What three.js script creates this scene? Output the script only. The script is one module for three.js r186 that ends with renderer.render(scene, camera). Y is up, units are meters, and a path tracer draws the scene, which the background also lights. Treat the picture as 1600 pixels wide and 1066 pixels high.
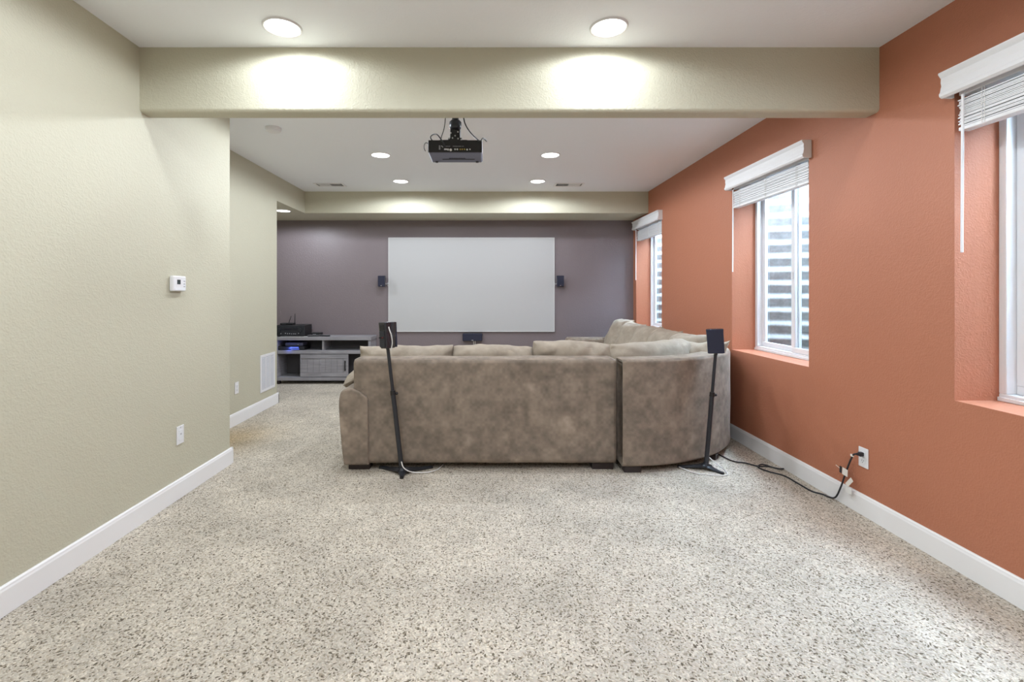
import * as THREE from 'three';
import { RoundedBoxGeometry } from 'three/addons/geometries/RoundedBoxGeometry.js';
import { mergeGeometries, mergeVertices } from 'three/addons/utils/BufferGeometryUtils.js';
import { ImprovedNoise } from 'three/addons/math/ImprovedNoise.js';

// ---------------------------------------------------------------- camera, sky, exposure
const scene = new THREE.Scene();
const EYE = 1.329;                                   // eye height; the lens looks straight down the room
const camera = new THREE.PerspectiveCamera(2 * Math.atan(533 / 750) * 180 / Math.PI, 1600 / 1066, 0.05, 60);
camera.position.set(0, EYE, 0);
camera.lookAt(0, EYE, -5);
camera.setViewOffset(1600, 1066, 40.7, 75.1, 1600, 1066);   // shifted lens: the verticals stay vertical
scene.add(camera);
scene.background = new THREE.Color().setRGB(0.72, 0.92, 1.18);
scene.backgroundIntensity = 50;
const LAMP_CANDELA = 2.95, LAMP_COLOR = new THREE.Color().setRGB(0.93, 1.0, 1.085);
const renderer = new THREE.WebGLRenderer({ antialias: true });
renderer.toneMapping = THREE.LinearToneMapping;
renderer.toneMappingExposure = 1.40;
renderer.shadowMap.enabled = true;

// ---------------------------------------------------------------- helpers
const noise3 = new ImprovedNoise();
function rng(seed) { let a = seed >>> 0; return () => { a = (a + 0x6D2B79F5) | 0; let t = Math.imul(a ^ (a >>> 15), 1 | a); t = (t + Math.imul(t ^ (t >>> 7), 61 | t)) ^ t; return ((t ^ (t >>> 14)) >>> 0) / 4294967296; }; }
const V = (x, y, z) => new THREE.Vector3(x, y, z);
const used = {};
function numbered(n) { const k = used[n] = (used[n] ?? -1) + 1; return k ? n + '_' + String(k).padStart(3, '0') : n; }
function planarUV(g0) {                              // uv in metres, each triangle from the side it faces
  const g = g0.index ? g0.toNonIndexed() : g0;
  const p = g.attributes.position, uv = new Float32Array(p.count * 2);
  const a = V(), b = V(), c = V(), n = V();
  for (let i = 0; i < p.count; i += 3) {
    a.fromBufferAttribute(p, i); b.fromBufferAttribute(p, i + 1); c.fromBufferAttribute(p, i + 2);
    n.copy(b).sub(a).cross(c.clone().sub(a));
    const ax = Math.abs(n.x), ay = Math.abs(n.y), az = Math.abs(n.z);
    [a, b, c].forEach((q, k) => {
      const [u, v] = ax >= ay && ax >= az ? [q.z, q.y] : ay >= az ? [q.x, q.z] : [q.x, q.y];
      uv[(i + k) * 2] = u; uv[(i + k) * 2 + 1] = v;
    });
  }
  g.setAttribute('uv', new THREE.BufferAttribute(uv, 2));
  for (const k of Object.keys(g.attributes)) if (!['position', 'normal', 'uv', 'color'].includes(k)) g.deleteAttribute(k);
  return g;
}
function obj(name, geos, mat, parent = null) {
  const list = (Array.isArray(geos) ? geos : [geos]).map(planarUV);
  const m = new THREE.Mesh(list.length > 1 ? mergeGeometries(list) : list[0], mat);
  m.name = parent ? name : numbered(name);
  m.castShadow = m.receiveShadow = true;
  (parent || scene).add(m);
  return m;
}
function tag(o, label, category, group) { o.userData.label = label; o.userData.category = category; if (group) o.userData.group = group; return o; }
function struct(name, geos, mat) { const m = obj(name, geos, mat); m.userData.kind = 'structure'; return m; }
function thing(name, label, category, [x, y, z] = [0, 0, 0], turn = 0, group = null) {
  const o = new THREE.Group(); o.name = numbered(name); scene.add(o);
  o.position.set(x, y, z); o.rotation.y = turn;
  return tag(o, label, category, group);
}
function copyOf(root, label, [x, y, z]) { const c = root.clone(); c.name = numbered(root.name.replace(/_\d+$/, '')); c.userData = { ...root.userData, label }; c.position.set(x, y, z); scene.add(c); return c; }
const move = (g, x, y, z) => g.translate(x, y, z);
function box(x0, x1, y0, y1, z0, z1, r = 0, seg = 2) {   // z here is DEPTH ahead of the camera: world z = -depth
  const w = x1 - x0, h = y1 - y0, d = z1 - z0;
  const g = r > 0 ? new RoundedBoxGeometry(w, h, d, seg, r) : new THREE.BoxGeometry(w, h, d);
  return move(g, (x0 + x1) / 2, (y0 + y1) / 2, -(z0 + z1) / 2);
}
function bx(w, h, d, x, y, z, r = 0, seg = 2) { return move(r > 0 ? new RoundedBoxGeometry(w, h, d, seg, r) : new THREE.BoxGeometry(w, h, d), x, y, z); }
function cyl(r0, r1, h, x, y, z, seg = 20) { return move(new THREE.CylinderGeometry(r0, r1, h, seg), x, y, z); }
function tube(pts, r, seg = 60, rs = 8, tension = 0.5) { return new THREE.TubeGeometry(new THREE.CatmullRomCurve3(pts.map(p => V(...p)), false, 'catmullrom', tension), seg, r, rs, false); }
function rod(a, b, r0, r1 = r0, seg = 12) {
  const A = V(...a), B = V(...b), d = B.clone().sub(A), g = new THREE.CylinderGeometry(r1, r0, d.length(), seg);
  g.applyQuaternion(new THREE.Quaternion().setFromUnitVectors(V(0, 1, 0), d.clone().normalize()));
  return move(g, (A.x + B.x) / 2, (A.y + B.y) / 2, (A.z + B.z) / 2);
}
function plan(points, y0, y1, bevel = 0) {           // floor-plan outline (x, depth) raised from y0 to y1
  const s = new THREE.Shape(points.map(p => new THREE.Vector2(...p)));
  const g = new THREE.ExtrudeGeometry(s, { depth: y1 - y0 - 2 * bevel, bevelEnabled: bevel > 0, bevelThickness: bevel, bevelSize: bevel, bevelOffset: -bevel, bevelSegments: 4, curveSegments: 8 });
  g.translate(0, 0, bevel); g.rotateX(-Math.PI / 2); return move(g, 0, y0, 0);
}
function profileX(points, x0, x1, bevel = 0) {       // outline in (depth, y) pulled along x
  const s = new THREE.Shape(points.map(p => new THREE.Vector2(...p)));
  const g = new THREE.ExtrudeGeometry(s, { depth: x1 - x0 - 2 * bevel, bevelEnabled: bevel > 0, bevelThickness: bevel, bevelSize: bevel, bevelOffset: -bevel, bevelSegments: 3 });
  g.translate(0, 0, bevel); g.rotateY(Math.PI / 2); return move(g, x0, 0, 0);      // shape x -> world -z
}
function profileZ(points, d0, d1, bevel = 0) {       // outline in (x, y) pulled along depth
  const s = new THREE.Shape(points.map(p => new THREE.Vector2(...p)));
  const g = new THREE.ExtrudeGeometry(s, { depth: d1 - d0 - 2 * bevel, bevelEnabled: bevel > 0, bevelThickness: bevel, bevelSize: bevel, bevelOffset: -bevel, bevelSegments: 4 });
  return move(g, 0, 0, -d1 + bevel);
}
function smooth(g) { const q = g.clone(); for (const k of Object.keys(q.attributes)) if (k !== 'position') q.deleteAttribute(k); const m = mergeVertices(q, 1e-4); m.computeVertexNormals(); return m; }
function softBox(w, h, d, r, amp = 0, seed = 0, cell = 0.035, freq = 4) {   // an upholstered block: rounded edges, gently uneven faces
  const n = l => Math.max(4, Math.min(70, Math.round(l / cell)));
  let g = new THREE.BoxGeometry(w, h, d, n(w), n(h), n(d));
  g.deleteAttribute('uv'); g.deleteAttribute('normal'); g = mergeVertices(g, 1e-5);
  const p = g.attributes.position, q = V(), i = V();
  for (let k = 0; k < p.count; k++) {
    q.fromBufferAttribute(p, k);
    // crowd vertices towards the edges so that the rounding has some to bend
    i.set(THREE.MathUtils.clamp(q.x, -w / 2 + r, w / 2 - r), THREE.MathUtils.clamp(q.y, -h / 2 + r, h / 2 - r), THREE.MathUtils.clamp(q.z, -d / 2 + r, d / 2 - r));
    const off = q.clone().sub(i), l = off.length();
    if (l > 1e-6) { off.multiplyScalar(1 / l); q.copy(i).addScaledVector(off, Math.min(l, r) === l && l < r ? l : r); }
    if (amp) { const nn = noise3.noise(q.x * freq + seed * 7.1, q.y * freq + 3.3, q.z * freq + seed * 1.7); q.addScaledVector(off.lengthSq() > 0 ? off : V(0, 0, 0), amp * nn); }
    p.setXYZ(k, q.x, q.y, q.z);
  }
  g.computeVertexNormals(); return g;
}
function pillow(w, h, d, { seed = 1, wrinkle = 0.012, n = 4, nu = null, pinch = 0.05, ears = 0.02, bend = null } = {}) {
  const NU = 56, NV = 40, pos = [], idx = [];
  const pt = (u, v, s) => {
    const au = Math.abs(u), av = Math.abs(v);
    let t = d / 2 * Math.pow(Math.max(0, (1 - Math.pow(au, nu ?? n)) * (1 - Math.pow(av, n))), 0.5);
    const edge = Math.min(1, t / (d * 0.12));
    const fold = Math.sin((v * 9 + 2.2 * noise3.noise(u * 2, v * 2, seed)) * 1.6 + seed) * Math.pow(au, 5) + Math.sin((u * 10 + seed * 2) * 1.4 + 2 * noise3.noise(u * 3, v * 3, seed + 4)) * Math.pow(av, 6) * 0.7;
    const soft = noise3.noise(u * 2.1 + seed * 3.7, v * 2.1, s * 2 + seed);
    const diag = noise3.noise((u * 0.8 + v) * 4.2 + seed, (u - v * 0.5) * 1.1, seed * 2.3 + s);
    t += edge * wrinkle * (1.1 * soft + 0.9 * diag + 0.9 * fold);
    let x = w / 2 * u * (1 - pinch * (1 - v * v) * u * u), y = h / 2 * v * (1 - pinch * (1 - u * u) * v * v);
    const e = Math.pow(au * av, 6) * ears; x += Math.sign(u) * e; y += Math.sign(v) * e;
    y += 0.012 * noise3.noise(u * 3 + seed, v * 1.2, seed * 5.1) * av;
    let p = V(x, y, s * t);
    return bend ? bend(p) : p;
  };
  for (const s of [1, -1]) {
    const base = pos.length / 3;
    for (let j = 0; j <= NV; j++) for (let i = 0; i <= NU; i++) {
      const su = Math.sin((i / NU * 2 - 1) * Math.PI / 2), sv = Math.sin((j / NV * 2 - 1) * Math.PI / 2);
      const p = pt(su, sv, s); pos.push(p.x, p.y, p.z);
    }
    for (let j = 0; j < NV; j++) for (let i = 0; i < NU; i++) {
      const a = base + j * (NU + 1) + i, b = a + 1, c = a + NU + 1, e = c + 1;
      if (s > 0) idx.push(a, b, e, a, e, c); else idx.push(a, e, b, a, c, e);
    }
  }
  const g = new THREE.BufferGeometry();
  g.setAttribute('position', new THREE.Float32BufferAttribute(pos, 3)); g.setIndex(idx);
  const m = mergeVertices(g, 1e-5); m.computeVertexNormals(); return m;
}

// ---------------------------------------------------------------- textures
function lattice(seed, n) { const r = rng(seed), a = new Float32Array(n * n); for (let i = 0; i < n * n; i++) a[i] = r(); return (x, y) => { // tiling value noise, x,y in 0..1
  const fx = x * n, fy = y * n, ix = Math.floor(fx), iy = Math.floor(fy); let tx = fx - ix, ty = fy - iy; tx = tx * tx * (3 - 2 * tx); ty = ty * ty * (3 - 2 * ty);
  const X = (ix % n + n) % n, Y = (iy % n + n) % n, X1 = (X + 1) % n, Y1 = (Y + 1) % n;
  const p = a[Y * n + X], q = a[Y * n + X1], s = a[Y1 * n + X], t = a[Y1 * n + X1];
  return (p + (q - p) * tx) * (1 - ty) + (s + (t - s) * tx) * ty; }; }
function tex(size, metres, fn, srgb = true) {
  const d = new Uint8Array(size * size * 4);
  for (let j = 0; j < size; j++) for (let i = 0; i < size; i++) {
    const c = fn(i / size, j / size, i, j), k = (j * size + i) * 4;
    const [r, g, b] = typeof c === 'number' ? [c, c, c] : c;
    d[k] = Math.max(0, Math.min(255, r * 255)); d[k + 1] = Math.max(0, Math.min(255, g * 255)); d[k + 2] = Math.max(0, Math.min(255, b * 255)); d[k + 3] = 255;
  }
  const t = new THREE.DataTexture(d, size, size); t.wrapS = t.wrapT = THREE.RepeatWrapping; t.magFilter = THREE.LinearFilter; t.minFilter = THREE.LinearMipmapLinearFilter; t.generateMipmaps = true;
  if (srgb) t.colorSpace = THREE.SRGBColorSpace;
  const [mx, my] = Array.isArray(metres) ? metres : [metres, metres];
  t.repeat.set(1 / mx, 1 / my); t.needsUpdate = true; return t;
}
const peelA = lattice(11, 96), peelB = lattice(12, 44), peelC = lattice(13, 150);
const peelBump = tex(768, 0.62, (u, v) => { const a = peelA(u, v) * 0.55 + peelB(u, v) * 0.35 + peelC(u, v) * 0.25; return Math.min(1, Math.max(0, (a - 0.42) * 2.6)); }, false);
// carpet: cut pile of short twisted yarns, cream with beige and brown flecks
const CN = 350, cr = rng(77), cells = Array.from({ length: CN * CN }, () => { const k = cr(), l = 0.90 + 0.16 * cr();
  const c = k < 0.07 ? [0.46, 0.425, 0.37] : k < 0.18 ? [0.69, 0.655, 0.59] : k < 0.5 ? [0.83, 0.80, 0.75] : [0.89, 0.87, 0.83];
  return { x: cr(), y: cr(), h: cr(), c: c.map(q => q * l) }; });
const carpetPix = new Float32Array(2048 * 2048);
const cw1 = lattice(21, 90), cw2 = lattice(22, 90), cBig = lattice(23, 7), cMid = lattice(24, 22);
const carpetMap = tex(2048, 2.1, (u, v, i, j) => {
  const x = (u + (cw1(u, v) - 0.5) * 0.006) * CN, y = (v + (cw2(u, v) - 0.5) * 0.006) * CN, ix = Math.floor(x), iy = Math.floor(y);
  let best = 9, second = 9, bc = null;
  for (let dj = -1; dj <= 1; dj++) for (let di = -1; di <= 1; di++) {
    const cc = cells[((iy + dj) % CN + CN) % CN * CN + ((ix + di) % CN + CN) % CN];
    const dx = ix + di + cc.x - x, dy = iy + dj + cc.y - y, d2 = dx * dx + dy * dy;
    if (d2 < best) { second = best; best = d2; bc = cc; } else if (d2 < second) second = d2;
  }
  const e = Math.min(1, (Math.sqrt(second) - Math.sqrt(best)) * 2.2);
  carpetPix[j * 2048 + i] = 0.25 + 0.5 * e + 0.25 * bc.h;
  const w = 0.95 + 0.05 * e + 0.09 * (cBig(u, v) - 0.5) + 0.07 * (cMid(u, v) - 0.5);
  return bc.c.map(q => q * w);
});
const carpetBump = tex(2048, 2.1, (u, v, i, j) => carpetPix[j * 2048 + i], false);
const sA = lattice(31, 6), sB = lattice(32, 14), sC = lattice(33, 34), sD = lattice(34, 90), sS = lattice(35, 24);
const suedeTone = (u, v) => {
  const big = sA(u, v), mid = sB(u + 0.03 * sC(u, v), v), fine = sC(u, v), grit = sD(u, v);
  const rub = Math.pow(Math.max(0, sS(u * 1 + 0.12 * sA(v, u), v * 1) * sB(v, u) - 0.42) * 2.6, 1.3);   // hand marks in the nap
  return 0.83 + 0.08 * (big - 0.5) + 0.11 * (mid - 0.5) + 0.17 * (fine - 0.5) + 0.10 * (grit - 0.5) + 0.16 * Math.min(1, rub);
};
const suedeMap = tex(1024, 1.7, (u, v) => { const t = suedeTone(u, v); return [0.635 * t, 0.575 * t, 0.515 * t]; });
const suedeSoft = tex(1024, 1.7, (u, v) => { const t = 0.82 + (suedeTone(u, v) - 0.82) * 0.45; return [0.760 * t, 0.705 * t, 0.635 * t]; });
const suedeBump = tex(512, 0.3, (u, v) => sD(u, v) * 0.6 + sC(u * 2 % 1, v * 2 % 1) * 0.4, false);
const wA = lattice(41, 64), wB = lattice(42, 16), wC = lattice(43, 5);
const greyWood = tex(1024, [1.2, 0.35], (u, v) => { const g = wA(u / 8 + 0.2, v) * 0.5 + wB(u / 2, v) * 0.35 + wC(u, v) * 0.3; const t = 0.80 + 0.22 * (g - 0.55); return [0.72 * t, 0.71 * t, 0.735 * t]; });
const zincMap = tex(512, 0.9, (u, v) => { const t = 0.9 + 0.14 * (wB(u, v) - 0.5) + 0.12 * (wA(u, v) - 0.5); return [0.80 * t, 0.82 * t, 0.82 * t]; });
function printed(w, h, draw) { const c = document.createElement('canvas'); c.width = w; c.height = h; draw(c.getContext('2d'), w, h); const t = new THREE.CanvasTexture(c); t.colorSpace = THREE.SRGBColorSpace; return t; }

// ---------------------------------------------------------------- materials
const std = (r, g, b, rough = 0.6, more = {}) => new THREE.MeshStandardMaterial({ color: new THREE.Color().setRGB(r, g, b), roughness: rough, ...more });
const paint = (r, g, b, rough = 0.62, bump = 0.0007) => std(r, g, b, rough, { bumpMap: peelBump, bumpScale: bump });
const M = {
  beige: paint(0.560, 0.538, 0.420),
  orange: paint(0.450, 0.172, 0.096, 0.58),
  plum: paint(0.200, 0.165, 0.175, 0.45),
  ceiling: paint(0.91, 0.935, 0.975, 0.85, 0.0004),
  trim: std(0.88, 0.88, 0.89, 0.42),
  plastic: std(0.82, 0.82, 0.84, 0.38),
  plasticGrey: std(0.45, 0.45, 0.48, 0.45),
  vinyl: std(0.83, 0.85, 0.88, 0.35),
  blind: std(0.88, 0.88, 0.90, 0.45),
  carpet: new THREE.MeshStandardMaterial({ color: new THREE.Color().setRGB(0.88, 0.845, 0.80), vertexColors: true, map: carpetMap, roughness: 1, bumpMap: carpetBump, bumpScale: 0.004 }),
  suede: new THREE.MeshPhysicalMaterial({ map: suedeMap, roughness: 0.95, bumpMap: suedeBump, bumpScale: 0.0008, sheen: 1.0, sheenRoughness: 0.4, sheenColor: new THREE.Color().setRGB(0.80, 0.75, 0.69) }),
  cushion: new THREE.MeshPhysicalMaterial({ map: suedeSoft, roughness: 0.95, bumpMap: suedeBump, bumpScale: 0.0006, sheen: 0.35, sheenRoughness: 0.5, sheenColor: new THREE.Color().setRGB(0.8, 0.74, 0.66) }),
  darkWood: std(0.022, 0.014, 0.014, 0.45),
  wood: std(1, 1, 1, 0.55, { map: greyWood }),
  stainDark: std(0.10, 0.095, 0.10, 0.7),
  black: std(0.012, 0.012, 0.014, 0.45),
  gloss: new THREE.MeshPhysicalMaterial({ color: new THREE.Color().setRGB(0.010, 0.011, 0.020), roughness: 0.25, clearcoat: 0.7, clearcoatRoughness: 0.15 }),
  grille: std(0.020, 0.022, 0.045, 0.8),
  metalBlack: std(0.035, 0.038, 0.046, 0.38, { metalness: 0.35 }),
  silver: std(0.62, 0.62, 0.64, 0.3, { metalness: 0.85 }),
  greyBody: std(0.125, 0.130, 0.190, 0.5),
  screen: std(0.495, 0.495, 0.50, 0.85),
  screenEdge: std(0.62, 0.62, 0.62, 0.6),
  wire: std(0.80, 0.79, 0.77, 0.5),
  glass: new THREE.MeshPhysicalMaterial({ color: new THREE.Color().setRGB(0.96, 0.985, 0.98), roughness: 0.0, transmission: 1, thickness: 0, ior: 1.5 }),
  zinc: std(0.43, 0.43, 0.43, 0.6, { map: zincMap }),
  gravel: std(0.16, 0.145, 0.13, 0.95),
  paper: std(0.82, 0.82, 0.80, 0.8),
  tagPaper: std(0.80, 0.76, 0.70, 0.7),
  lcd: std(0.035, 0.045, 0.045, 0.25),
  glow: std(0.9, 0.9, 0.9, 0.5, { emissive: new THREE.Color().setRGB(1, 0.985, 0.95), emissiveIntensity: 5 }),
  blueGlow: std(0.02, 0.03, 0.1, 0.4, { emissive: new THREE.Color().setRGB(0.10, 0.16, 1.0), emissiveIntensity: 1.8 }),
  slotDark: std(0.03, 0.03, 0.032, 0.8),
};
const grey = (v) => std(v, v, v, 0.5);

// ---------------------------------------------------------------- the room shell
const H = 2.74, XR = 2.26, XL = -1.99, XF = -2.52, BACK = 7.36, NEAR = -3.0, XN = -4.2, WALL_END = 3.743, FAR_END = 5.80, SOFFIT = 6.68, LOW = 2.44;
// carpeted floor, with very slightly trodden pile
{
  const g = new THREE.PlaneGeometry(6.91, 10.66, 96, 150); g.rotateX(-Math.PI / 2); move(g, -0.895, 0, -2.18);
  const p = g.attributes.position;
  for (let i = 0; i < p.count; i++) p.setY(i, 0.0018 * noise3.noise(p.getX(i) * 3.1, 0.5, p.getZ(i) * 3.1));
  g.computeVertexNormals();
  // warm light spill by the wall corner, painted into the pile colour, and the slab under the carpet
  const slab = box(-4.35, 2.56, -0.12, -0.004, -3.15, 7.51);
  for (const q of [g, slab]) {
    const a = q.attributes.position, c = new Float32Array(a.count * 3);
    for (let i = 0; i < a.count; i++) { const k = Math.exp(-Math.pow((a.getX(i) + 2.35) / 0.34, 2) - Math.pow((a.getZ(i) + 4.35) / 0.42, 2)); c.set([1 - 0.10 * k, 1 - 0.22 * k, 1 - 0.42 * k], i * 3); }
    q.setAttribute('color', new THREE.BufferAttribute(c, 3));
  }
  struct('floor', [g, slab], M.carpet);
}
struct('ceiling', box(-4.35, 2.56, H, H + 0.16, -3.15, 7.51), M.ceiling);
const arc = (cx, cy, r, a0, a1, n = 8) => Array.from({ length: n + 1 }, (_, i) => { const a = a0 + (a1 - a0) * i / n; return [cx + r * Math.cos(a), cy + r * Math.sin(a)]; });
const BN = 0.02;
struct('wall_left', plan([[-2.67, NEAR], [XL, NEAR], ...arc(XL - BN, WALL_END - BN, BN, 0, Math.PI / 2), [-2.67, WALL_END]], 0, H), M.beige);
struct('wall_left_far', [plan([[-2.67, WALL_END], [XF, WALL_END], [XF, SOFFIT], [-2.67, SOFFIT]], LOW, H), plan([[-2.67, WALL_END], [XF, WALL_END], ...arc(XF - BN, FAR_END - BN, BN, 0, Math.PI / 2), [XN, FAR_END], [XN, FAR_END - 0.15], [-2.67, FAR_END - 0.15]], 0, LOW)], M.beige);
struct('wall_niche', box(XN - 0.15, XN, 0, H, FAR_END - 0.15, BACK), M.beige);
struct('wall_back', box(XN - 0.15, XR + 0.3, 0, H, BACK, BACK + 0.15), M.plum);
struct('wall_front', box(-2.67, XR + 0.3, 0, H, NEAR - 0.15, NEAR), M.beige);
const windows = [[1.265, 2.315], [3.36, 4.41], [6.17, 7.22]], SILL = 0.81, HEAD = 2.33;
{
  const s = new THREE.Shape([[NEAR, 0], [BACK, 0], [BACK, H], [NEAR, H]].map(p => new THREE.Vector2(...p)));
  for (const [a, b] of windows) { const h = new THREE.Path([[a, SILL], [a, HEAD], [b, HEAD], [b, SILL]].map(p => new THREE.Vector2(...p))); s.holes.push(h); }
  const g = new THREE.ExtrudeGeometry(s, { depth: 0.3, bevelEnabled: false }); g.rotateY(Math.PI / 2); move(g, XR, 0, 0);
  struct('wall_right', g, M.orange);
}
// dropped beam across the room and the low soffit at the far end, both with rounded arrises
{
  const B0 = 2.757, B1 = 2.876, BY = 2.371, r = 0.022;
  struct('trim_1', profileX([[B0, H], ...arc(B0 + r, BY + r, r, Math.PI, 1.5 * Math.PI), ...arc(B1 - r, BY + r, r, -Math.PI / 2, 0), [B1, H]], XL, XR), M.beige);
  struct('trim_2', plan([[XN, FAR_END - 0.15], [-2.67, FAR_END - 0.15], [-2.67, SOFFIT], [XR, SOFFIT], [XR, BACK], [XN, BACK]], LOW, H + 0.008, 0.008), M.beige);
}
// baseboards
const BB = [[0, 0.001], [0.014, 0.001], [0.014, 0.104], [0.0115, 0.112], [0.0105, 0.119], [0.006, 0.125], [0, 0.125]];
function boardAlongDepth(name, x, side, d0, d1) { struct(name, profileZ(BB.map(([t, y]) => [x + side * t, y]), d0, d1), M.trim); }
function boardAcross(name, depth, side, x0, x1) { struct(name, profileX(BB.map(([t, y]) => [depth + side * t, y]), x0, x1), M.trim); }
boardAlongDepth('baseboard_left', XL, 1, NEAR, WALL_END + 0.014);
boardAcross('baseboard_left_return', WALL_END, 1, XF + 0.014, XL + 0.014);
boardAlongDepth('baseboard_left_far', XF, 1, WALL_END + 0.014, FAR_END + 0.014);
boardAcross('baseboard_niche', FAR_END, 1, XN, XF + 0.014);
boardAlongDepth('baseboard_right', XR, -1, NEAR, BACK);
boardAcross('baseboard_back', BACK, -1, XN, XR - 0.014);
boardAcross('baseboard_front', NEAR, 1, XL + 0.014, XR - 0.014);

// ---------------------------------------------------------------- ceiling lamps: trim ring, glowing lens and an area light just below it
function lampShape(R) {
  const ring = new THREE.LatheGeometry([[R * 0.87, 0.0], [R * 0.87, -0.004], [R * 0.89, -0.008], [R * 0.94, -0.009], [R * 0.985, -0.007], [R, 0]].map(p => new THREE.Vector2(...p)), 48);
  const lens = new THREE.LatheGeometry([[R * 0.87, -0.004], [R * 0.5, -0.006], [0.0001, -0.007]].map(p => new THREE.Vector2(...p)), 40);
  return [ring, lens];
}
const [ringG, lensG] = lampShape(0.101).map(planarUV);
function lamp(x, y, depth, label, group, k = 1) {
  const t = thing('recessed_ceiling_light', label, 'ceiling light', [x, y, -depth], 0, group);
  const r = new THREE.Mesh(ringG, M.plastic); r.name = 'trim_ring'; t.add(r);
  const l = new THREE.Mesh(lensG, M.glow); l.name = 'lens'; t.add(l);
  const a = new THREE.SpotLight(LAMP_COLOR, LAMP_CANDELA * k, 0, 1.54, 0.15); a.name = 'lamp_glow'; a.position.set(0, -0.022, 0); a.target.position.set(0, -1, 0);
  a.castShadow = true; a.shadow.radius = 3; t.add(a); t.add(a.target);
}
const LG = 'recessed ceiling lights';
lamp(-1.08, H, 2.548, 'round white recessed light on the ceiling before the beam, left one of the pair', LG, 0.43);
lamp(0.652, H, 2.548, 'round white recessed light on the ceiling before the beam, right one of the pair', LG, 0.43);
lamp(-1.075, H, 4.90, 'lit recessed light on the far ceiling left of the projector, the nearer one', LG);
lamp(0.657, H, 4.90, 'lit recessed light on the far ceiling right of the projector, the nearer one', LG);
lamp(-1.075, H, 6.05, 'lit recessed light near the far soffit, left of the screen centre', LG);
lamp(0.652, H, 6.05, 'lit recessed light near the far soffit, beside the right ceiling register', LG);
lamp(-2.735, LOW, 6.47, 'lit recessed light in the low ceiling of the niche above the media stand', LG);
const HG = 'ceiling lights behind the beam and behind the viewer';
for (const [x, d, k] of [[-1.08, 3.74, 1], [0.655, 3.74, 1], [-1.08, 1.40, 0.8], [0.655, 1.40, 0.8], [-1.08, 0.22, 0.85], [0.655, 0.22, 0.85], [-1.08, -1.3, 1], [0.655, -1.3, 1]])
  lamp(x, H, d, 'recessed ceiling light that the beam or the edge of the picture hides', HG, k);

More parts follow.
